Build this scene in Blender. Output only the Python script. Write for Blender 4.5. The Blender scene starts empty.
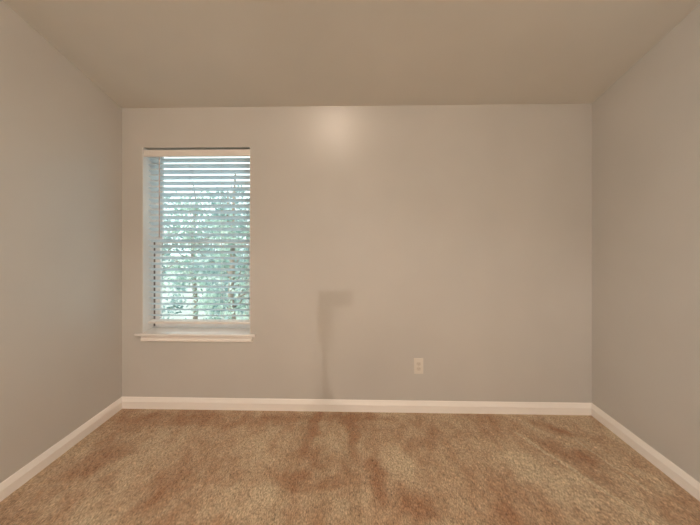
import bpy, bmesh, math, random
import numpy as np
from mathutils import Vector, Matrix, noise as mnoise

random.seed(7)
rng = np.random.default_rng(11)
scene = bpy.context.scene
COL = scene.collection
R = math.radians

# ------------------------------------------------------------------ camera
F_PX = 300.0
HOR = 229.0                      # eye level in the photograph
YAW = 0.0235
CAM_H = 1.425
cam_d = bpy.data.cameras.new('camera')
cam = bpy.data.objects.new('camera', cam_d)
COL.objects.link(cam)
cam.location = (0, 0, CAM_H)
cam.rotation_euler = (R(90), 0, YAW)
cam_d.sensor_width = 36.0
cam_d.lens = 36.0 * F_PX / 700.0
cam_d.shift_y = -(262.5 - HOR) / 700.0
cam_d.clip_start = 0.005
cam_d.clip_end = 300
scene.camera = cam

# ------------------------------------------------------------------ world, sun, exposure
world = bpy.data.worlds.new('world')
scene.world = world
world.use_nodes = True
wn = world.node_tree.nodes
bg = wn['Background']
bg.inputs['Color'].default_value = (0.85, 0.96, 1.0, 1)
# hazy sky, raised in the west for more daylight through the added side window
_l = world.node_tree.links
_tc = wn.new('ShaderNodeTexCoord')
_sp = wn.new('ShaderNodeSeparateXYZ')
_mr = wn.new('ShaderNodeMapRange')
_mr.interpolation_type = 'SMOOTHSTEP'
_mr.inputs['From Min'].default_value = -0.66
_mr.inputs['From Max'].default_value = -1.0
_mr.inputs['To Min'].default_value = 2.2
_mr.inputs['To Max'].default_value = 7.0
_l.new(_tc.outputs['Generated'], _sp.inputs[0])
_l.new(_sp.outputs['X'], _mr.inputs['Value'])
_l.new(_mr.outputs[0], bg.inputs['Strength'])

sun_d = bpy.data.lights.new('sun', 'SUN')
sun = bpy.data.objects.new('sun', sun_d)
COL.objects.link(sun)
sun_d.energy = 5.0
sun_d.angle = R(1.0)
sun_d.color = (1.0, 0.97, 0.9)
sun.rotation_euler = (R(42), 0, R(-25))
sun.location = (0, -4, 9)

CEILING_LAMP = (1.0, 0.79, 0.61)
CEILING_LAMP_W = 202.0
SCONCE = (1.0, 0.85, 0.73)
SCONCE_W = 130.0

scene.view_settings.view_transform = 'Standard'
scene.view_settings.look = 'None'
scene.view_settings.gamma = 1.0
scene.view_settings.use_curve_mapping = False
scene.view_settings.exposure = 0.06
scene.cycles.use_denoising = True
scene.cycles.max_bounces = 12
scene.cycles.diffuse_bounces = 8
scene.cycles.transparent_max_bounces = 16

# ------------------------------------------------------------------ room numbers
D = 2.35                        # back wall face
XL, XR = -1.875, 1.805          # side walls
Z_EAVE = 1.425 + 0.964          # back wall top
SLOPE = 0.308
Y_RIDGE = -0.55
Y_REAR = -3.30
Z_RIDGE = Z_EAVE + SLOPE * (D - Y_RIDGE)
Z_REAR = Z_RIDGE - SLOPE * (Y_RIDGE - Y_REAR)


def at(px, py, Y):
    """point of the plane y = Y that stands at this spot of the photograph"""
    u = (px - 350.0) / F_PX
    v = (HOR - py) / F_PX
    c, s = math.cos(YAW), math.sin(YAW)
    d = Vector((u * c - s, u * s + c, v))
    k = Y / d.y
    return Vector((d.x * k, Y, CAM_H + d.z * k))


def at_floor(px, py, z=0.0):
    u = (px - 350.0) / F_PX
    v = (HOR - py) / F_PX
    c, s = math.cos(YAW), math.sin(YAW)
    d = Vector((u * c - s, u * s + c, v))
    k = (z - CAM_H) / d.z
    return Vector((d.x * k, d.y * k, z))


# ------------------------------------------------------------------ materials
def mat(name):
    m = bpy.data.materials.new(name)
    m.use_nodes = True
    nt = m.node_tree
    return m, nt, nt.nodes['Principled BSDF']


def N(nt, kind, **kw):
    n = nt.nodes.new(kind)
    for k, v in kw.items():
        if k in n.inputs:
            n.inputs[k].default_value = v
        else:
            setattr(n, k, v)
    return n


def paint(name, col, rough=0.5, spec=0.5, bump=0.02, scale=260.0, var=0.03):
    m, nt, b = mat(name)
    tc = N(nt, 'ShaderNodeTexCoord')
    n1 = N(nt, 'ShaderNodeTexNoise')
    n1.inputs['Scale'].default_value = scale
    n1.inputs['Detail'].default_value = 3
    n2 = N(nt, 'ShaderNodeTexNoise')
    n2.inputs['Scale'].default_value = 1.7
    n2.inputs['Detail'].default_value = 2
    for n in (n1, n2):
        nt.links.new(tc.outputs['Object'], n.inputs['Vector'])
    rp = N(nt, 'ShaderNodeValToRGB')
    a = [c * (1 - var) for c in col]
    z = [min(1, c * (1 + var)) for c in col]
    rp.color_ramp.elements[0].position = 0.3
    rp.color_ramp.elements[1].position = 0.7
    rp.color_ramp.elements[0].color = (*a, 1)
    rp.color_ramp.elements[1].color = (*z, 1)
    nt.links.new(n2.outputs['Fac'], rp.inputs['Fac'])
    nt.links.new(rp.outputs['Color'], b.inputs['Base Color'])
    bp = N(nt, 'ShaderNodeBump')
    bp.inputs['Strength'].default_value = bump
    bp.inputs['Distance'].default_value = 0.002
    nt.links.new(n1.outputs['Fac'], bp.inputs['Height'])
    nt.links.new(bp.outputs['Normal'], b.inputs['Normal'])
    b.inputs['Roughness'].default_value = rough
    b.inputs['Specular IOR Level'].default_value = spec
    return m


WALL = (0.57, 0.55, 0.52)
M_wall = paint('wall_paint', WALL, rough=0.31, spec=0.55, bump=0.08, scale=120)
M_ceil = paint('ceiling_paint', (0.71, 0.695, 0.655), rough=0.8, spec=0.2, bump=0.1, scale=140)
M_trim = paint('trim_paint', (0.90, 0.86, 0.82), rough=0.4, spec=0.4, bump=0.01, var=0.01)
M_vinyl = paint('white_vinyl', (0.82, 0.82, 0.82), rough=0.4, spec=0.4, bump=0.0, var=0.01)
M_rail = paint('blind_rail_white', (0.80, 0.76, 0.72), rough=0.45, spec=0.3, bump=0.0, var=0.01)
M_wand = paint('wand_plastic', (0.56, 0.47, 0.44), rough=0.4, spec=0.4, bump=0.0, var=0.01)
M_cord = paint('cord_white', (0.7, 0.68, 0.66), rough=0.8, spec=0.1, bump=0.0, var=0.01)
M_plate = paint('ivory_plastic', (0.74, 0.69, 0.62), rough=0.35, spec=0.5, bump=0.0, var=0.01)
M_plate2 = paint('ivory_plastic_face', (0.66, 0.60, 0.53), rough=0.4, spec=0.4, bump=0.0, var=0.01)
M_gap_shade = paint('gap_shade_grey', (0.20, 0.18, 0.18), rough=0.7, spec=0.2, bump=0.0, var=0.01)
M_slot = paint('socket_slot', (0.42, 0.37, 0.32), rough=0.7, spec=0.2, bump=0.0, var=0.01)
M_dark = paint('dark_slot', (0.05, 0.045, 0.04), rough=0.7, spec=0.2, bump=0.0, var=0.01)
M_black = paint('black_plastic', (0.03, 0.03, 0.03), rough=0.5, spec=0.4, bump=0.0, var=0.02)
M_metal, _nt, _b = mat('screw_metal')
_b.inputs['Base Color'].default_value = (0.6, 0.57, 0.52, 1)
_b.inputs['Metallic'].default_value = 0.9
_b.inputs['Roughness'].default_value = 0.4

# slats: painted faux wood, a little light comes through
M_slat, nt, b = mat('slat_white')
b.inputs['Base Color'].default_value = (0.88, 0.89, 0.90, 1)
b.inputs['Roughness'].default_value = 0.45
b.inputs['Specular IOR Level'].default_value = 0.3
tr = N(nt, 'ShaderNodeBsdfTranslucent')
tr.inputs['Color'].default_value = (0.86, 0.95, 1.0, 1)
mx = N(nt, 'ShaderNodeMixShader')
mx.inputs['Fac'].default_value = 0.68
out = nt.nodes['Material Output']
nt.links.new(b.outputs[0], mx.inputs[1])
nt.links.new(tr.outputs[0], mx.inputs[2])
nt.links.new(mx.outputs[0], out.inputs['Surface'])

# thin window glass
M_glass, nt, b = mat('window_glass')
nt.nodes.remove(b)
tp = N(nt, 'ShaderNodeBsdfTransparent')
tp.inputs['Color'].default_value = (0.93, 0.97, 0.96, 1)
gl = N(nt, 'ShaderNodeBsdfGlossy')
gl.inputs['Roughness'].default_value = 0.02
fr = N(nt, 'ShaderNodeFresnel')
fr.inputs['IOR'].default_value = 1.45
mx = N(nt, 'ShaderNodeMixShader')
nt.links.new(fr.outputs[0], mx.inputs['Fac'])
nt.links.new(tp.outputs[0], mx.inputs[1])
nt.links.new(gl.outputs[0], mx.inputs[2])
nt.links.new(mx.outputs[0], nt.nodes['Material Output'].inputs['Surface'])


def emitter(name, col, strength):
    m, nt, b = mat(name)
    b.inputs['Base Color'].default_value = (0.9, 0.88, 0.84, 1)
    b.inputs['Emission Color'].default_value = (*col, 1)
    b.inputs['Emission Strength'].default_value = strength
    return m


def leaf_mat(name, c1, c2):
    m, nt, b = mat(name)
    tc = N(nt, 'ShaderNodeTexCoord')
    n = N(nt, 'ShaderNodeTexNoise')
    n.inputs['Scale'].default_value = 2.5
    n.inputs['Detail'].default_value = 4
    nt.links.new(tc.outputs['Object'], n.inputs['Vector'])
    rp = N(nt, 'ShaderNodeValToRGB')
    rp.color_ramp.elements[0].position = 0.35
    rp.color_ramp.elements[1].position = 0.65
    rp.color_ramp.elements[0].color = (*c1, 1)
    rp.color_ramp.elements[1].color = (*c2, 1)
    nt.links.new(n.outputs['Fac'], rp.inputs['Fac'])
    nt.links.new(rp.outputs['Color'], b.inputs['Base Color'])
    b.inputs['Roughness'].default_value = 0.5
    t = N(nt, 'ShaderNodeBsdfTranslucent')
    nt.links.new(rp.outputs['Color'], t.inputs['Color'])
    mx = N(nt, 'ShaderNodeMixShader')
    mx.inputs['Fac'].default_value = 0.4
    nt.links.new(b.outputs[0], mx.inputs[1])
    nt.links.new(t.outputs[0], mx.inputs[2])
    nt.links.new(mx.outputs[0], nt.nodes['Material Output'].inputs['Surface'])
    return m


M_leaf_a = leaf_mat('leaf_blue_green', (0.12, 0.21, 0.20), (0.44, 0.54, 0.52))
M_leaf_b = leaf_mat('leaf_light_green', (0.17, 0.29, 0.24), (0.54, 0.63, 0.54))
M_bark = paint('bark', (0.20, 0.16, 0.13), rough=0.9, spec=0.1, bump=0.6, scale=25, var=0.25)
M_grass = paint('lawn_green', (0.36, 0.38, 0.35), rough=0.9, spec=0.1, bump=0.4, scale=40, var=0.2)


# ---- carpet: heathered cut pile, sheen of the brushed pile painted into its colour
def carpet_material():
    m, nt, b = mat('tan_carpet')
    L = nt.links.new
    tc = N(nt, 'ShaderNodeTexCoord')
    P = tc.outputs['Object']

    def noise(scale, detail=3, sc=(1, 1, 1), rough=0.5):
        mp = N(nt, 'ShaderNodeMapping')
        mp.inputs['Scale'].default_value = sc
        L(P, mp.inputs['Vector'])
        n = N(nt, 'ShaderNodeTexNoise')
        n.inputs['Scale'].default_value = scale
        n.inputs['Detail'].default_value = detail
        n.inputs['Roughness'].default_value = rough
        L(mp.outputs[0], n.inputs['Vector'])
        return n.outputs['Fac']

    def math_(op, a, c, clamp=False):
        n = N(nt, 'ShaderNodeMath', operation=op, use_clamp=clamp)
        for i, v in enumerate((a, c)):
            if isinstance(v, (int, float)):
                n.inputs[i].default_value = v
            else:
                L(v, n.inputs[i])
        return n.outputs[0]

    def ramp(fac, lo, hi):
        n = N(nt, 'ShaderNodeMapRange', clamp=True)
        n.interpolation_type = 'SMOOTHSTEP'
        n.inputs['From Min'].default_value = lo
        n.inputs['From Max'].default_value = hi
        L(fac, n.inputs['Value'])
        return n.outputs[0]

    # brushed patches, pile sheen painted as lighter and darker tone: (pixel centre, half sizes in metres, turn, weight)
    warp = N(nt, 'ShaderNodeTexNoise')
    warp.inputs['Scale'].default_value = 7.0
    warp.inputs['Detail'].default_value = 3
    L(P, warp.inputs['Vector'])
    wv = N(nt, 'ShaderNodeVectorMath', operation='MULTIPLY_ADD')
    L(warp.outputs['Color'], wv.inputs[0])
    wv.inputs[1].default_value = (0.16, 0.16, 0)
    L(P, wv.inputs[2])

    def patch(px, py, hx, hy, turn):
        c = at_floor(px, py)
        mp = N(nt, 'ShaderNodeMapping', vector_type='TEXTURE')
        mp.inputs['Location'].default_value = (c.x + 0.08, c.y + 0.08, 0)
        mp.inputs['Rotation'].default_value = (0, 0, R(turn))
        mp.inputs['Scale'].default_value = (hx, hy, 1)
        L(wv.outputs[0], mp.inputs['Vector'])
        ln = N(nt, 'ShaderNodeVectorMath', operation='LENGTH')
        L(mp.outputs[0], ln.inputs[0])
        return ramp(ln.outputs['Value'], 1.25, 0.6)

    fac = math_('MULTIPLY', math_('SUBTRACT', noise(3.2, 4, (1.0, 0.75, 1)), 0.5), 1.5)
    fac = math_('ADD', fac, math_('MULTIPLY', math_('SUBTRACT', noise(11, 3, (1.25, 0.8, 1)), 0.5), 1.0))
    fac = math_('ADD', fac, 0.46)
    for px, py, hx, hy, turn, w in SHEEN_PATCHES:
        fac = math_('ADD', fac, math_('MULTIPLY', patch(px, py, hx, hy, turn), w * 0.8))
    # the crease where two vacuum strokes meet, its sheen painted as a light line
    for (pa, pb, wid, w) in CREASES:
        A, B = at_floor(*pa), at_floor(*pb)
        ang = math.atan2(B.y - A.y, B.x - A.x)
        ln = (B - A).length
        mp = N(nt, 'ShaderNodeMapping', vector_type='TEXTURE')
        mid = (A + B) / 2
        mp.inputs['Location'].default_value = (mid.x + 0.012, mid.y + 0.012, 0)
        mp.inputs['Rotation'].default_value = (0, 0, ang)
        wv2 = N(nt, 'ShaderNodeVectorMath', operation='MULTIPLY_ADD')
        L(warp.outputs['Color'], wv2.inputs[0])
        wv2.inputs[1].default_value = (0.024, 0.024, 0)
        L(P, wv2.inputs[2])
        L(wv2.outputs[0], mp.inputs['Vector'])
        sp = N(nt, 'ShaderNodeSeparateXYZ')
        L(mp.outputs[0], sp.inputs[0])
        across = ramp(math_('ABSOLUTE', sp.outputs['Y'], 0), wid, wid * 0.3)
        along = ramp(math_('ABSOLUTE', sp.outputs['X'], 0), ln * 0.55, ln * 0.42)
        fac = math_('ADD', fac, math_('MULTIPLY', math_('MULTIPLY', across, along), w))
    fac = math_('MULTIPLY', fac, 1.0, clamp=True)
    mixc = N(nt, 'ShaderNodeMix', data_type='RGBA')
    L(fac, mixc.inputs[0])
    mixc.inputs[6].default_value = (*CARPET_DARK, 1)
    mixc.inputs[7].default_value = (*CARPET_LIGHT, 1)
    # yarn flecks
    fl = math_('MULTIPLY', math_('SUBTRACT', noise(135, 2, (1.4, 0.55, 1), 0.6), 0.5), 2.0)
    fl = math_('ADD', fl, math_('MULTIPLY', math_('SUBTRACT', noise(60, 2, (1.5, 0.55, 1), 0.6), 0.5), 0.7))
    fl = math_('ADD', math_('MULTIPLY', fl, 1.15), 1.0)
    sc = N(nt, 'ShaderNodeVectorMath', operation='SCALE')
    L(mixc.outputs[2], sc.inputs[0])
    L(fl, sc.inputs['Scale'])
    L(sc.outputs[0], b.inputs['Base Color'])
    b.inputs['Roughness'].default_value = 1.0
    b.inputs['Specular IOR Level'].default_value = 0.05
    b.inputs['Sheen Weight'].default_value = 0.15
    b.inputs['Sheen Roughness'].default_value = 0.6
    bp = N(nt, 'ShaderNodeBump')
    bp.inputs['Strength'].default_value = 0.6
    bp.inputs['Distance'].default_value = 0.006
    L(noise(160, 2, (1.2, 0.8, 1), 0.6), bp.inputs['Height'])
    L(bp.outputs['Normal'], b.inputs['Normal'])
    return m


CARPET_DARK = (0.36, 0.205, 0.12)
CARPET_LIGHT = (0.59, 0.485, 0.34)
SHEEN_PATCHES = [
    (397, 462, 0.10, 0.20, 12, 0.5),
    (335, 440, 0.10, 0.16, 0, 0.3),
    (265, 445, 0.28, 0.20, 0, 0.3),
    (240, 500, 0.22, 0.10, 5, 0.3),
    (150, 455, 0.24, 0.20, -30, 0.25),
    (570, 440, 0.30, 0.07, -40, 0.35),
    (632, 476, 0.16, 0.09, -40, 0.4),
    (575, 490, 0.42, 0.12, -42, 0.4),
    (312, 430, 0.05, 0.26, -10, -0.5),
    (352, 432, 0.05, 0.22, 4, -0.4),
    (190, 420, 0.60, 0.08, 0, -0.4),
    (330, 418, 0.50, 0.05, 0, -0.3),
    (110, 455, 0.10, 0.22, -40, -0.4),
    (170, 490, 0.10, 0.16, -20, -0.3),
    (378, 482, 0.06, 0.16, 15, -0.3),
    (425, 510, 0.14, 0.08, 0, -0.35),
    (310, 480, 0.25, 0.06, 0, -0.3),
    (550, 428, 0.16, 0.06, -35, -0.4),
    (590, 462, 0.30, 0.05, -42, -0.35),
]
CREASES = [((512, 430), (660, 528), 0.020, 0.6), ((575, 440), (650, 492), 0.014, 0.45)]


# ------------------------------------------------------------------ mesh helpers
def link(name, bm, m, parent=None, smooth=False, angle=None):
    me = bpy.data.meshes.new(name)
    bmesh.ops.recalc_face_normals(bm, faces=bm.faces)
    bm.to_mesh(me)
    bm.free()
    o = bpy.data.objects.new(name, me)
    COL.objects.link(o)
    if m:
        me.materials.append(m)
    if smooth:
        for p in me.polygons:
            p.use_smooth = True
        if angle:
            me.set_sharp_from_angle(angle=R(angle))
    if parent:
        o.parent = parent
    return o


def box(bm, x0, x1, y0, y1, z0, z1, bev=0.0, seg=2):
    vs = [bm.verts.new((x, y, z)) for x in (x0, x1) for y in (y0, y1) for z in (z0, z1)]
    idx = [(0, 1, 3, 2), (4, 6, 7, 5), (0, 4, 5, 1), (2, 3, 7, 6), (0, 2, 6, 4), (1, 5, 7, 3)]
    fs = [bm.faces.new([vs[i] for i in f]) for f in idx]
    if bev:
        es = list({e for f in fs for e in f.edges})
        bmesh.ops.bevel(bm, geom=es, offset=bev, segments=seg, profile=0.5, affect='EDGES')


def tube(bm, pts, r, n=10, cap=True):
    """swept round rod through pts; r is a number or one radius per point"""
    rings = []
    pts = [Vector(p) for p in pts]
    for i, p in enumerate(pts):
        a = pts[max(i - 1, 0)]
        c = pts[min(i + 1, len(pts) - 1)]
        d = (c - a).normalized()
        u = d.orthogonal().normalized()
        if abs(d.z) > 0.9:
            u = (Vector((1, 0, 0)) - d * d.x).normalized()
        v = d.cross(u)
        rr = r[i] if isinstance(r, (list, tuple)) else r
        rings.append([bm.verts.new(p + u * rr * math.cos(2 * math.pi * k / n) + v * rr * math.sin(2 * math.pi * k / n)) for k in range(n)])
    for a, c in zip(rings, rings[1:]):
        for k in range(n):
            bm.faces.new((a[k], a[(k + 1) % n], c[(k + 1) % n], c[k]))
    if cap:
        bm.faces.new(rings[0])
        bm.faces.new(rings[-1])


def lathe(bm, prof, axis='Z', origin=(0, 0, 0), n=32):
    O = Vector(origin)
    rings = []
    for r, h in prof:
        ring = []
        for k in range(n):
            a = 2 * math.pi * k / n
            if axis == 'Z':
                p = Vector((r * math.cos(a), r * math.sin(a), h))
            else:
                p = Vector((r * math.cos(a), h, r * math.sin(a)))
            ring.append(bm.verts.new(O + p))
        rings.append(ring)
    for a, c in zip(rings, rings[1:]):
        for k in range(n):
            bm.faces.new((a[k], a[(k + 1) % n], c[(k + 1) % n], c[k]))
    bm.faces.new(rings[0])
    bm.faces.new(rings[-1])


def prism(bm, prof, p0, p1, out, m0=0.0, m1=0.0):
    """profile (distance from wall, height) extruded p0 -> p1 along the floor; m0/m1 mitre the ends"""
    p0, p1, out = Vector(p0), Vector(p1), Vector(out)
    d = (p1 - p0).normalized()
    a = [bm.verts.new(p0 + out * t + d * (t * m0) + Vector((0, 0, h))) for t, h in prof]
    c = [bm.verts.new(p1 + out * t - d * (t * m1) + Vector((0, 0, h))) for t, h in prof]
    n = len(prof)
    for k in range(n):
        bm.faces.new((a[k], a[(k + 1) % n], c[(k + 1) % n], c[k]))
    bm.faces.new(a)
    bm.faces.new(c[::-1])


def struct(o):
    o['kind'] = 'structure'
    return o


def empty(name, loc=(0, 0, 0), rz=0):
    o = bpy.data.objects.new(name, None)
    COL.objects.link(o)
    o.location = loc
    o.rotation_euler = (0, 0, rz)
    o.empty_display_size = 0.1
    return o


def tag(o, label, cat, group=None):
    o['label'] = label
    o['category'] = cat
    if group:
        o['group'] = group
    return o


# ------------------------------------------------------------------ window numbers
REVEAL = 0.121
WX0 = at(142.5, 240, D).x
WX1 = at(250.3, 240, D).x
WZ1 = at(196, 147.4, D).z
WZ0 = at(196, 333.0, D).z - 0.020         # rough opening below the sill board
SILL_TOP = WZ0 + 0.020
Y_FRAME = D + REVEAL
Y_OUT = D + 0.23

# unseen window added in the left wall to bring cool daylight
W2Y0, W2Y1, W2Z0, W2Z1 = -3.1, -0.4, 0.1, 2.2
T = 0.2


# ------------------------------------------------------------------ room shell
def wall_back():
    bm = bmesh.new()
    X0, X1 = XL - T, XR + T
    for x0, x1, z0, z1 in ((X0, WX0, -0.2, Z_EAVE), (WX1, X1, -0.2, Z_EAVE), (WX0, WX1, -0.2, WZ0), (WX0, WX1, WZ1, Z_EAVE)):
        box(bm, x0, x1, D, Y_OUT, z0, z1)
    bmesh.ops.remove_doubles(bm, verts=bm.verts, dist=1e-5)
    # drop the inner faces between the blocks
    seen = {}
    for f in list(bm.faces):
        k = tuple(round(c, 4) for c in f.calc_center_median())
        seen.setdefault(k, []).append(f)
    kill = [f for fs in seen.values() if len(fs) > 1 for f in fs]
    bmesh.ops.delete(bm, geom=kill, context='FACES')
    return struct(link('wall_back', bm, M_wall))


wall_back()


def gable(name, x0, x1, hole=None):
    bm = bmesh.new()
    ya, yb = Y_REAR - T, Y_OUT
    za = Z_REAR - SLOPE * T
    zb = Z_EAVE - SLOPE * (Y_OUT - D)
    if hole is None:
        prof = [(ya, -0.2), (D, -0.2), (D, Z_EAVE), (Y_RIDGE, Z_RIDGE), (ya, za)]
        polys = [prof]
    else:
        y0, y1, z0, z1 = hole
        ztop = lambda y: Z_RIDGE - SLOPE * abs(y - Y_RIDGE)
        polys = [
            [(ya, -0.2), (y0, -0.2), (y0, ztop(y0)), (ya, za)],
            [(y0, -0.2), (y1, -0.2), (y1, z0), (y0, z0)],
            [(y0, z1), (y1, z1), (y1, ztop(y1)), (y0, ztop(y0))],
            [(y1, -0.2), (D, -0.2), (D, Z_EAVE), (Y_RIDGE, Z_RIDGE), (y1, ztop(y1))],
        ]
    for prof in polys:
        a = [bm.verts.new((x0, y, z)) for y, z in prof]
        c = [bm.verts.new((x1, y, z)) for y, z in prof]
        n = len(prof)
        bm.faces.new(a)
        bm.faces.new(c[::-1])
        for k in range(n):
            bm.faces.new((a[k], a[(k + 1) % n], c[(k + 1) % n], c[k]))
    return struct(link(name, bm, M_wall))


gable('wall_left', XL - T, XL, (W2Y0, W2Y1, W2Z0, W2Z1))
gable('wall_right', XR, XR + T)
bm = bmesh.new()
box(bm, XL, XR, Y_REAR - T, Y_REAR, -0.2, Z_REAR)
struct(link('wall_rear', bm, M_wall))

bm = bmesh.new()
prof = [(Y_OUT, Z_EAVE - SLOPE * (Y_OUT - D)), (Y_RIDGE, Z_RIDGE), (Y_REAR - T, Z_REAR - SLOPE * T)]
lo = [[bm.verts.new((x, y, z)) for y, z in prof] for x in (XL - T, XR + T)]
hi = [[bm.verts.new((x, y, z + 0.2)) for y, z in prof] for x in (XL - T, XR + T)]
for k in range(2):
    bm.faces.new((lo[0][k], lo[1][k], lo[1][k + 1], lo[0][k + 1]))
    bm.faces.new((hi[0][k], hi[0][k + 1], hi[1][k + 1], hi[1][k]))
    for s in (0, 1):
        bm.faces.new((lo[s][k], lo[s][k + 1], hi[s][k + 1], hi[s][k]))
for k in (0, 2):
    bm.faces.new((lo[0][k], hi[0][k], hi[1][k], lo[1][k]))
struct(link('ceiling', bm, M_ceil))


# carpeted floor: fine tufted grid where the photograph looks, plain behind
def floor():
    gx = np.arange(XL, XR + 0.003, 0.0055)
    gx[-1] = XR
    gy = np.arange(1.05, D + 0.003, 0.0055)
    gy[-1] = D
    nx, ny = len(gx), len(gy)

    def smooth(a, kx, ky):
        for ax, k in ((0, kx), (1, ky)):
            ker = np.hanning(2 * k + 3)[1:-1]
            ker /= ker.sum()
            a = np.apply_along_axis(lambda v: np.convolve(np.pad(v, k, mode='wrap'), ker, 'valid'), ax, a)
        return a / a.std()

    h = 0.0016 * smooth(rng.standard_normal((nx, ny)), 1, 1)
    h += 0.0014 * smooth(rng.standard_normal((nx, ny)), 2, 4)
    h += 0.0016 * smooth(rng.standard_normal((nx, ny)), 12, 14)
    h = np.clip(h, -0.007, 0.007)
    X, Y = np.meshgrid(gx, gy, indexing='ij')
    Xj = X + rng.uniform(-0.0018, 0.0018, X.shape)
    Yj = Y + rng.uniform(-0.0018, 0.0018, X.shape)
    Xj[0], Xj[-1] = XL, XR
    Yj[:, 0], Yj[:, -1] = gy[0], D
    edge = np.minimum(np.minimum(X - XL, XR - X), D - Y)
    h *= np.clip((edge - 0.015) / 0.05, 0.12, 1)
    h[:, 0] = 0
    co = np.stack([Xj, Yj, h], -1).reshape(-1, 3)
    i, j = np.meshgrid(np.arange(nx - 1), np.arange(ny - 1), indexing='ij')
    a = (i * ny + j).ravel()
    quads = np.stack([a, a + ny, a + ny + 1, a + 1], -1)
    base = len(co)
    extra = np.array([(XL, Y_REAR, 0), (XR, Y_REAR, 0), (XR, 1.05, 0), (XL, 1.05, 0)], float)
    co = np.concatenate([co, extra])
    quads = np.concatenate([quads, [[base, base + 1, base + 2, base + 3]]])
    me = bpy.data.meshes.new('floor')
    me.vertices.add(len(co))
    me.vertices.foreach_set('co', co.ravel().astype(np.float32))
    me.loops.add(quads.size)
    me.loops.foreach_set('vertex_index', quads.ravel().astype(np.int32))
    me.polygons.add(len(quads))
    me.polygons.foreach_set('loop_start', np.arange(0, quads.size, 4, dtype=np.int32))
    me.polygons.foreach_set('loop_total', np.full(len(quads), 4, dtype=np.int32))
    me.polygons.foreach_set('use_smooth', np.ones(len(quads), dtype=bool))
    me.update(calc_edges=True)
    me.validate()
    o = bpy.data.objects.new('floor', me)
    COL.objects.link(o)
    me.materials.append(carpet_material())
    o['label'] = 'tan wall-to-wall cut pile carpet with brushed patches, pile sheen painted in'
    return struct(o)


floor()

# baseboards
BB = [(0, -0.02), (0.014, -0.02), (0.014, 0.050), (0.0165, 0.052), (0.0165, 0.055), (0.006, 0.084), (0.003, 0.0885), (0, 0.0885)]
for name, p0, p1, o_, m0, m1 in (
    ('baseboard_back', (XL, D, 0), (XR, D, 0), (0, -1, 0), 1, 1),
    ('baseboard_left', (XL, Y_REAR, 0), (XL, D, 0), (1, 0, 0), 1, 1),
    ('baseboard_right', (XR, Y_REAR, 0), (XR, D, 0), (-1, 0, 0), 1, 1),
    ('baseboard_rear', (XL, Y_REAR, 0), (XR, Y_REAR, 0), (0, 1, 0), 1, 1),
):
    bm = bmesh.new()
    prism(bm, BB, p0, p1, o_, m0, m1)
    struct(link(name, bm, M_trim))


# ------------------------------------------------------------------ window_1: white single-hung sashes, sill board and apron
win = struct(empty('window_1', ((WX0 + WX1) / 2, Y_FRAME, SILL_TOP)))
win['label'] = 'white single-hung window in a drywall reveal with wooden sill'
wo = Vector(win.location)


def wpart(name, bm, m, parent=None, **kw):
    o = link(name, bm, m, parent or win, **kw)
    if parent is None:
        for v in o.data.vertices:
            v.co -= wo
    else:
        for v in o.data.vertices:
            v.co -= wo
    return o


def ring(bm, x0, x1, z0, z1, y0, y1, wl, wr, wb, wt, bev=0.002):
    box(bm, x0, x0 + wl, y0, y1, z0, z1, bev)
    box(bm, x1 - wr, x1, y0, y1, z0, z1, bev)
    box(bm, x0 + wl, x1 - wr, y0, y1, z0, z0 + wb, bev)
    box(bm, x0 + wl, x1 - wr, y0, y1, z1 - wt, z1, bev)


Z_MEET = at(200, 241.5, Y_FRAME + 0.01).z
bm = bmesh.new()
ring(bm, WX0, WX1, SILL_TOP, WZ1, Y_FRAME, Y_OUT, 0.005, 0.005, 0.008, 0.012)
wpart('window_frame', bm, M_vinyl)
bm = bmesh.new()
fx0, fx1 = WX0 + 0.018, WX1 - 0.018
ring(bm, fx0, fx1, SILL_TOP + 0.008, Z_MEET + 0.018, Y_FRAME + 0.004, Y_FRAME + 0.032, 0.040, 0.040, 0.032, 0.034)
lower = wpart('lower_sash', bm, M_vinyl)
bm = bmesh.new()
box(bm, fx0 + 0.02, fx1 - 0.02, Y_FRAME + 0.016, Y_FRAME + 0.02, SILL_TOP + 0.034, Z_MEET - 0.01)
wpart('pane', bm, M_glass, lower)
bm = bmesh.new()
ring(bm, WX0 + 0.005, WX1 - 0.005, Z_MEET - 0.018, WZ1 - 0.011, Y_FRAME + 0.036, Y_FRAME + 0.064, 0.050, 0.050, 0.034, 0.020)
upper = wpart('upper_sash', bm, M_vinyl)
bm = bmesh.new()
box(bm, WX0 + 0.035, WX1 - 0.035, Y_FRAME + 0.048, Y_FRAME + 0.052, Z_MEET + 0.01, WZ1 - 0.025)
wpart('pane', bm, M_glass, upper)
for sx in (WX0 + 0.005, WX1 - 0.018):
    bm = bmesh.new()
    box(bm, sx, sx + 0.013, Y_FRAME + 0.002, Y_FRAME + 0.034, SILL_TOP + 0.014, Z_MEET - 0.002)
    wpart('gap_shade_strip', bm, M_gap_shade)  # strip filling the gap beside the sash, its shade painted dark grey
bm = bmesh.new()
box(bm, (WX0 + WX1) / 2 - 0.03, (WX0 + WX1) / 2 + 0.03, Y_FRAME - 0.012, Y_FRAME + 0.01, Z_MEET + 0.016, Z_MEET + 0.026, 0.003)
wpart('sash_lock', bm, M_vinyl, lower)

# painted jamb boards lining the reveal
for x0, x1 in ((WX0, WX0 + 0.004), (WX1 - 0.004, WX1)):
    bm = bmesh.new()
    box(bm, x0, x1, D + 0.0005, Y_FRAME + 0.001, SILL_TOP, WZ1 - 0.0005)
    wpart('jamb_board', bm, M_vinyl)

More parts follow.
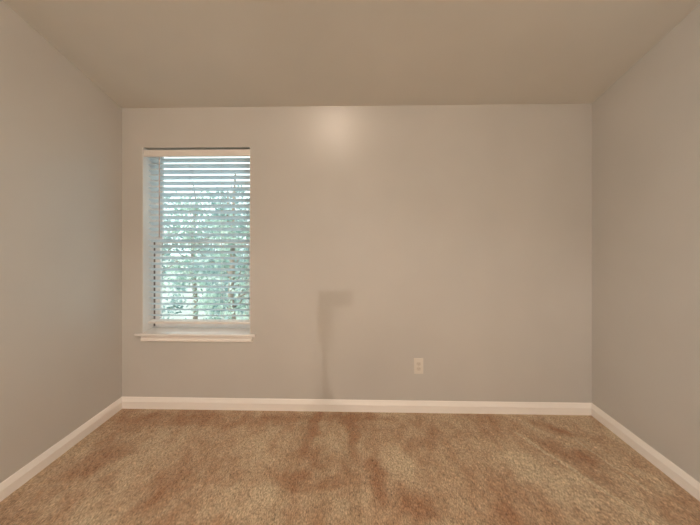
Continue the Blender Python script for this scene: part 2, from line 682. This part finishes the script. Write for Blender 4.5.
# sill board with horns and a moulded apron below
SX0, SX1 = at(134, 335, D - 0.03).x, at(254.6, 335, D - 0.03).x
bm = bmesh.new()
box(bm, WX0 + 0.001, WX1 - 0.001, D - 0.001, Y_FRAME + 0.002, WZ0 + 0.001, SILL_TOP)
box(bm, SX0, SX1, D - 0.032, D - 0.0005, WZ0, SILL_TOP, 0.005, 3)
M_sill = paint('sill_gloss_paint', (0.84, 0.80, 0.77), rough=0.2, spec=0.6, bump=0.01, var=0.01)
wpart('window_sill', bm, M_sill, smooth=True, angle=35)
AX0, AX1 = at(141, 340, D).x, at(252.5, 340, D).x
za = WZ0
ap = [(0, za - 0.046), (0.010, za - 0.046), (0.015, za - 0.042), (0.0165, za - 0.035), (0.015, za - 0.028), (0.009, za - 0.023), (0.006, za - 0.014), (0.006, za), (0, za)]
bm = bmesh.new()
prism(bm, ap, (AX0, D, 0), (AX1, D, 0), (0, -1, 0), 0.5, 0.5)
wpart('apron', bm, M_trim, smooth=True, angle=30)


# ------------------------------------------------------------------ the blind
BX0, BX1 = WX0 + 0.024, WX1 - 0.010
YB = D + 0.052                 # centre of the slats
blind = empty('window_blind', ((WX0 + WX1) / 2, YB, SILL_TOP))
tag(blind, 'white horizontal slat blind hanging in the window, slats tilted open', 'blind')
bo = Vector(blind.location)


def bpart(name, bm, m, parent=None, **kw):
    o = link(name, bm, m, parent or blind, **kw)
    for v in o.data.vertices:
        v.co -= bo
    return o


VZ1, VZ0 = at(196, 149.6, D + 0.008).z, at(196, 156.6, D + 0.008).z
bm = bmesh.new()
vx0, vx1 = WX0 + 0.005, WX1 - 0.003
vprof = [(0.0, VZ0), (-0.006, VZ0 + 0.001), (-0.008, VZ0 + 0.004), (-0.008, VZ1 - 0.008), (-0.006, VZ1 - 0.004), (-0.003, VZ1), (0.0, VZ1)]
a = [bm.verts.new((vx0, D + 0.012 + t, z)) for t, z in vprof]
c = [bm.verts.new((vx1, D + 0.012 + t, z)) for t, z in vprof]
n = len(vprof)
for k in range(n):
    bm.faces.new((a[k], a[(k + 1) % n], c[(k + 1) % n], c[k]))
bm.faces.new(a)
bm.faces.new(c[::-1])
bpart('valance', bm, M_rail)
bm = bmesh.new()
box(bm, BX0, BX1, D + 0.036, D + 0.080, VZ0 + 0.032, WZ1 - 0.006, 0.002)
bpart('headrail', bm, M_vinyl)

# bottom rail
rz1, rz0 = at(200, 319.8, YB - 0.025).z, at(200, 325.2, YB - 0.025).z
TILT = R(29)
bm = bmesh.new()
box(bm, BX0, BX1, -0.026, 0.026, -0.009, 0.009, 0.004, 3)
bmesh.ops.rotate(bm, verts=bm.verts, cent=(0, 0, 0), matrix=Matrix.Rotation(R(8), 3, 'X'))
bmesh.ops.translate(bm, verts=bm.verts, vec=(0, YB, (rz0 + rz1) / 2))
bpart('bottom_rail', bm, M_rail)

# slats: shallow crowned section, outer edge low
z_first = VZ0 - 0.020
z_last = rz1 + 0.028
PITCH = 0.0462
ns = int(round((z_first - z_last) / PITCH))
bm = bmesh.new()
sec = 6
for k in range(ns + 1):
    zc = z_first + (z_last - z_first) * k / ns
    tilt = TILT + random.uniform(-0.6, 0.6) * R(1)
    sag = random.uniform(-0.0008, 0.0008)
    rows = []
    for x in (BX0, BX1):
        top, bot = [], []
        for q in range(sec + 1):
            t = q / sec * 2 - 1
            y = 0.025 * t
            z = 0.0022 * (1 - t * t)
            th = 0.0013
            for lst, dz in ((top, th), (bot, -th)):
                yy = y * math.cos(tilt) + (z + dz) * math.sin(tilt)
                zz = -y * math.sin(tilt) + (z + dz) * math.cos(tilt)
                lst.append(bm.verts.new((x, YB + yy, zc + zz + (sag if x == BX1 else 0))))
        rows.append(top + bot[::-1])
    n = len(rows[0])
    for q in range(n):
        bm.faces.new((rows[0][q], rows[0][(q + 1) % n], rows[1][(q + 1) % n], rows[1][q]))
    bm.faces.new(rows[0])
    bm.faces.new(rows[1][::-1])
bpart('slats', bm, M_slat, smooth=True, angle=40)

for px in (161.0, 191.8, 222.8, 247.0):
    x = at(px, 230, YB).x
    bm = bmesh.new()
    for yy in (YB - 0.0262, YB + 0.0262):
        tube(bm, [(x, yy, VZ0 + 0.01), (x, yy, rz1 - 0.002)], 0.0009, 6)
    tube(bm, [(x + 0.006, YB, VZ0 + 0.01), (x + 0.006, YB, rz1 - 0.004)], 0.0008, 6)
    for k in range(ns + 1):
        zc = z_first + (z_last - z_first) * k / ns
        dz = 0.0252 * math.sin(TILT)
        tube(bm, [(x, YB - 0.0262, zc + dz - 0.002), (x, YB + 0.0262, zc - dz - 0.002)], 0.0007, 5)
    bpart('ladder_cord', bm, M_cord)
xw = at(159.4, 200, D + 0.018).x
zt = at(159.4, 237.5, D + 0.018).z
bm = bmesh.new()
tube(bm, [(xw, D + 0.018, VZ0 + 0.012), (xw, D + 0.018, VZ0 - 0.004)], 0.0022, 8)
tube(bm, [(xw, D + 0.018, VZ0 - 0.004), (xw, D + 0.018, zt + 0.05), (xw, D + 0.018, zt)], [0.0045, 0.0045, 0.0055], 6)
bpart('tilt_wand', bm, M_wand)


# ------------------------------------------------------------------ wall outlet
oc = at(418.5, 365.8, D)
outlet = empty('wall_outlet', (oc.x, D, oc.z))
tag(outlet, 'ivory duplex power outlet low on the back wall', 'outlet')
bm = bmesh.new()
box(bm, -0.036, 0.036, -0.0065, 0.0, -0.061, 0.061, 0.0035, 3)
link('cover_plate', bm, M_plate, outlet, smooth=True, angle=40)
for s in (1, -1):
    bm = bmesh.new()
    zc = 0.0195 * s
    pts = []
    for k in range(28):
        a = 2 * math.pi * k / 28
        pts.append((0.0172 * math.cos(a), max(-0.0135, min(0.0135, 0.0172 * math.sin(a)))))
    f0 = [bm.verts.new((x, -0.0092, zc + z)) for x, z in pts]
    f1 = [bm.verts.new((x, -0.0055, zc + z)) for x, z in pts]
    bm.faces.new(f0)
    bm.faces.new(f1[::-1])
    for k in range(28):
        bm.faces.new((f0[k], f0[(k + 1) % 28], f1[(k + 1) % 28], f1[k]))
    so = link('socket', bm, M_plate2, outlet)
    bm = bmesh.new()
    for x, hh in ((-0.0064, 0.0046), (0.0064, 0.0036)):
        box(bm, x - 0.0011, x + 0.0011, -0.0096, -0.0088, zc + 0.0025 - hh, zc + 0.0025 + hh)
    lathe(bm, [(0.0024, -0.0096), (0.0024, -0.0088)], 'Y', (0, 0, zc - 0.0075), 12)
    link('contact_slots', bm, M_slot, so)
bm = bmesh.new()
lathe(bm, [(0.0005, -0.0082), (0.0026, -0.0078), (0.0034, -0.0062)], 'Y', (0, 0, 0), 14)
link('screw', bm, M_metal, outlet)


# ------------------------------------------------------------------ lamps of the room (behind the photographer)
LY = Y_RIDGE + 0.05
LZ = Z_RIDGE - 0.016
lamp = empty('ceiling_light', (-0.36, LY, LZ))
tag(lamp, 'round flush ceiling light with warm frosted dome', 'ceiling light')
bm = bmesh.new()
lathe(bm, [(0.10, 0.01), (0.165, 0.0), (0.165, -0.02), (0.15, -0.025)], n=40)
link('base', bm, M_metal, lamp, smooth=True, angle=35)
bm = bmesh.new()
lathe(bm, [(0.150, -0.024), (0.146, -0.045), (0.128, -0.068), (0.095, -0.086), (0.05, -0.096), (0.008, -0.099)], n=28)
link('glass_dome', bm, emitter('lit_dome', CEILING_LAMP, CEILING_LAMP_W), lamp, smooth=True)

sc = empty('wall_lamp', (0.096, Y_REAR, 2.12))
tag(sc, 'black wall lamp with added wide glare-blocking shade on the wall behind the photographer', 'wall lamp')
bm = bmesh.new()
lathe(bm, [(0.055, 0.0), (0.055, 0.012), (0.045, 0.018)], 'Y', (0, 0, 0.2), n=28)
link('back_plate', bm, M_black, sc)
bm = bmesh.new()
tube(bm, [(0, 0.016, 0.2), (0, 0.10, 0.24), (0, 0.22, 0.26), (0, 0.29, 0.22), (0, 0.30, 0.13)], 0.010, 10)
link('arm', bm, M_black, sc)
bm = bmesh.new()
prof = [(0.03, 0.13), (0.05, 0.115), (0.12, 0.085), (0.20, 0.03), (0.25, -0.0375)]
pr = prof + [(r - 0.003, z - 0.002) for r, z in prof[::-1]]
lathe(bm, pr, origin=(0, 0.30, 0), n=40)
link('glare_shade', bm, M_black, sc, smooth=True, angle=40)  # wide shade added to keep the bulb's light and glare off the upper wall
bm = bmesh.new()
lathe(bm, [(0.018, 0.12), (0.022, 0.10), (0.022, 0.05), (0.016, 0.04)], origin=(0, 0.30, 0), n=20)
link('bulb_holder', bm, M_black, sc)
bl = bpy.data.lights.new('bulb_light', 'POINT')
bl.energy = SCONCE_W
bl.color = SCONCE
bl.shadow_soft_size = 0.016
bo_ = bpy.data.objects.new('bulb_light', bl)
COL.objects.link(bo_)
bo_.parent = sc
bo_.location = (0, 0.30, 0)

# unseen side window, added and sized to light the right wall
w2 = struct(empty('added_window', (XL - 0.1, (W2Y0 + W2Y1) / 2, W2Z0)))
h = (W2Y1 - W2Y0) / 2
hz = W2Z1 - W2Z0
bm = bmesh.new()
for y0, y1, z0, z1 in ((-h, -h + 0.06, 0, hz), (h - 0.06, h, 0, hz), (-h + 0.06, h - 0.06, 0, 0.06), (-h + 0.06, h - 0.06, hz - 0.06, hz), (-h + 0.06, h - 0.06, hz / 2 - 0.02, hz / 2 + 0.02)):
    box(bm, -0.03, 0.03, y0, y1, z0, z1, 0.003)
link('window_frame', bm, M_vinyl, w2)
bm = bmesh.new()
box(bm, -0.003, 0.003, -h + 0.05, h - 0.05, 0.05, hz - 0.05)
link('pane', bm, M_glass, w2)
pd = bpy.data.lights.new('daylight_portal', 'AREA')
pd.shape = 'RECTANGLE'
pd.size, pd.size_y = hz, 2 * h
pd.cycles.is_portal = True
po = bpy.data.objects.new('daylight_portal', pd)
COL.objects.link(po)
po.location = (XL - 0.15, (W2Y0 + W2Y1) / 2, (W2Z0 + W2Z1) / 2)
po.rotation_euler = (0, R(-90), 0)
pd2 = bpy.data.lights.new('daylight_portal', 'AREA')
pd2.shape = 'RECTANGLE'
pd2.size, pd2.size_y = WX1 - WX0, WZ1 - WZ0
pd2.cycles.is_portal = True
po2 = bpy.data.objects.new('daylight_portal', pd2)
COL.objects.link(po2)
po2.location = ((WX0 + WX1) / 2, Y_OUT + 0.03, (WZ0 + WZ1) / 2)
po2.rotation_euler = (R(-90), 0, 0)

# ------------------------------------------------------------------ phone on its tripod: it throws the soft shadow on the back wall
tx, ty = -0.098, -0.035
tripod = empty('tripod', (tx, ty, 0))
tag(tripod, 'black tripod carrying the phone, throwing its shadow on the wall', 'tripod')
bm = bmesh.new()
tube(bm, [(0, 0, 0.92), (0, 0, 1.245)], 0.0095, 14)
link('centre_column', bm, M_black, tripod)
bm = bmesh.new()
tube(bm, [(0, 0, 0.985), (0, 0, 1.0), (0, 0, 1.04), (0, 0, 1.05)], [0.02, 0.026, 0.026, 0.016], 16)
link('hub', bm, M_black, tripod)
bm = bmesh.new()
tube(bm, [(0, 0, 1.235), (0, 0, 1.25), (0, 0, 1.31), (0, 0, 1.33), (0, 0, 1.39)], [0.016, 0.028, 0.036, 0.032, 0.032], 16)
tube(bm, [(0.015, 0, 1.27), (0.045, 0, 1.27)], 0.012, 12)
link('head', bm, M_black, tripod)
for k in range(3):
    a = R(90 + 120 * k)
    bm = bmesh.new()
    e = Vector((math.cos(a), math.sin(a), 0))
    tube(bm, [e * 0.02 + Vector((0, 0, 1.03)), e * 0.075 + Vector((0, 0, 0.96)), e * 0.42 + Vector((0, 0, 0.016))], [0.018, 0.020, 0.010], 10)
    leg = link('leg', bm, M_black, tripod)
    bm = bmesh.new()
    tube(bm, [e * 0.415 + Vector((0, 0, 0.03)), e * 0.424 + Vector((0, 0, 0.0))], 0.013, 10)
    link('rubber_foot', bm, M_black, leg)
phone = empty('phone', (-0.05, -0.014, 1.39))
tag(phone, 'phone clamped sideways on the tripod', 'phone')
bm = bmesh.new()
box(bm, -0.076, 0.076, -0.004, 0.004, 0.0, 0.072, 0.003, 3)
link('body', bm, M_black, phone)


# ------------------------------------------------------------------ outside: lawn and trees seen between the slats
GZ = -2.9
bm = bmesh.new()
vs = [bm.verts.new(p) for p in ((-45, Y_OUT + 0.05, GZ), (30, Y_OUT + 0.05, GZ), (30, 60, GZ - 1), (-45, 60, GZ - 1))]
bm.faces.new(vs)
lawn = struct(link('lawn', bm, M_grass))


def tree(label, x, y, height, crown_r, crown_z, n_leaf, m, leaf=0.10, seed=1, squash=1.15):
    g = np.random.default_rng(seed)
    t = empty('tree', (x, y, GZ))
    tag(t, label, 'tree', 'trees outside the window')
    bm = bmesh.new()
    pts = [(0, 0, -0.6)]
    for k in range(1, 7):
        pts.append((g.uniform(-0.1, 0.1), g.uniform(-0.1, 0.1), height * 0.9 * k / 6))
    tube(bm, pts, [0.10, 0.09, 0.08, 0.065, 0.05, 0.035, 0.02], 10)
    for k in range(9):
        z0 = g.uniform(crown_z - crown_r * 0.7, crown_z + crown_r * 0.5)
        a = g.uniform(0, 2 * math.pi)
        L_ = crown_r * g.uniform(0.6, 0.95)
        e = Vector((math.cos(a), math.sin(a), 0.5))
        tube(bm, [(0, 0, z0), Vector((0, 0, z0)) + e * L_ * 0.5, Vector((0, 0, z0)) + e * L_ + Vector((0, 0, 0.1))], [0.025, 0.018, 0.008], 6)
    link('trunk', bm, M_bark, t, smooth=True)
    # leaf clusters
    nc = 46
    cc = g.standard_normal((nc, 3))
    cc /= np.linalg.norm(cc, axis=1)[:, None]
    cc *= (g.uniform(0.35, 1.0, nc) ** 0.6)[:, None] * crown_r
    cc[:, 2] *= squash
    pick = g.integers(0, nc, n_leaf)
    p = cc[pick] + g.standard_normal((n_leaf, 3)) * crown_r * 0.13
    p[:, 2] += crown_z
    d = g.standard_normal((n_leaf, 3))
    d /= np.linalg.norm(d, axis=1)[:, None]
    u = np.cross(d, g.standard_normal((n_leaf, 3)))
    u /= np.linalg.norm(u, axis=1)[:, None]
    w = np.cross(d, u)
    s = (leaf * g.uniform(0.6, 1.3, n_leaf))[:, None]
    q = np.stack([p - u * s * 0.5, p - w * s * 0.22 + d * s * 0.05, p + u * s * 0.5, p + w * s * 0.22 + d * s * 0.05], 1).reshape(-1, 3)
    me = bpy.data.meshes.new('crown')
    me.vertices.add(len(q))
    me.vertices.foreach_set('co', q.ravel().astype(np.float32))
    me.loops.add(len(q))
    me.loops.foreach_set('vertex_index', np.arange(len(q), dtype=np.int32))
    me.polygons.add(n_leaf)
    me.polygons.foreach_set('loop_start', np.arange(0, len(q), 4, dtype=np.int32))
    me.polygons.foreach_set('loop_total', np.full(n_leaf, 4, dtype=np.int32))
    me.update(calc_edges=True)
    o = bpy.data.objects.new('crown', me)
    me.materials.append(m)
    COL.objects.link(o)
    o.parent = t
    return t


tree('tall blue-green tree at the left side of the window view', -5.0, 6.9, 6.6, 0.85, 3.3, 2100, M_leaf_a, 0.13, 3, 2.6)
tree('light green tree with thin crown at the right side of the window view', -2.75, 6.7, 6.2, 0.85, 2.9, 2100, M_leaf_b, 0.12, 5, 2.4)
tree('blue-green tree standing in the gap between the two nearer trees', -4.1, 9.6, 6.2, 1.1, 3.0, 2300, M_leaf_a, 0.17, 8, 2.0)
tree('pale green tree behind the others outside the window', -6.9, 12.5, 7.0, 1.5, 3.3, 2300, M_leaf_b, 0.2, 13, 1.9)
tree('blue-green tree furthest from the window', -7.6, 18.0, 8.0, 2.2, 3.8, 2300, M_leaf_a, 0.3, 21, 1.5)
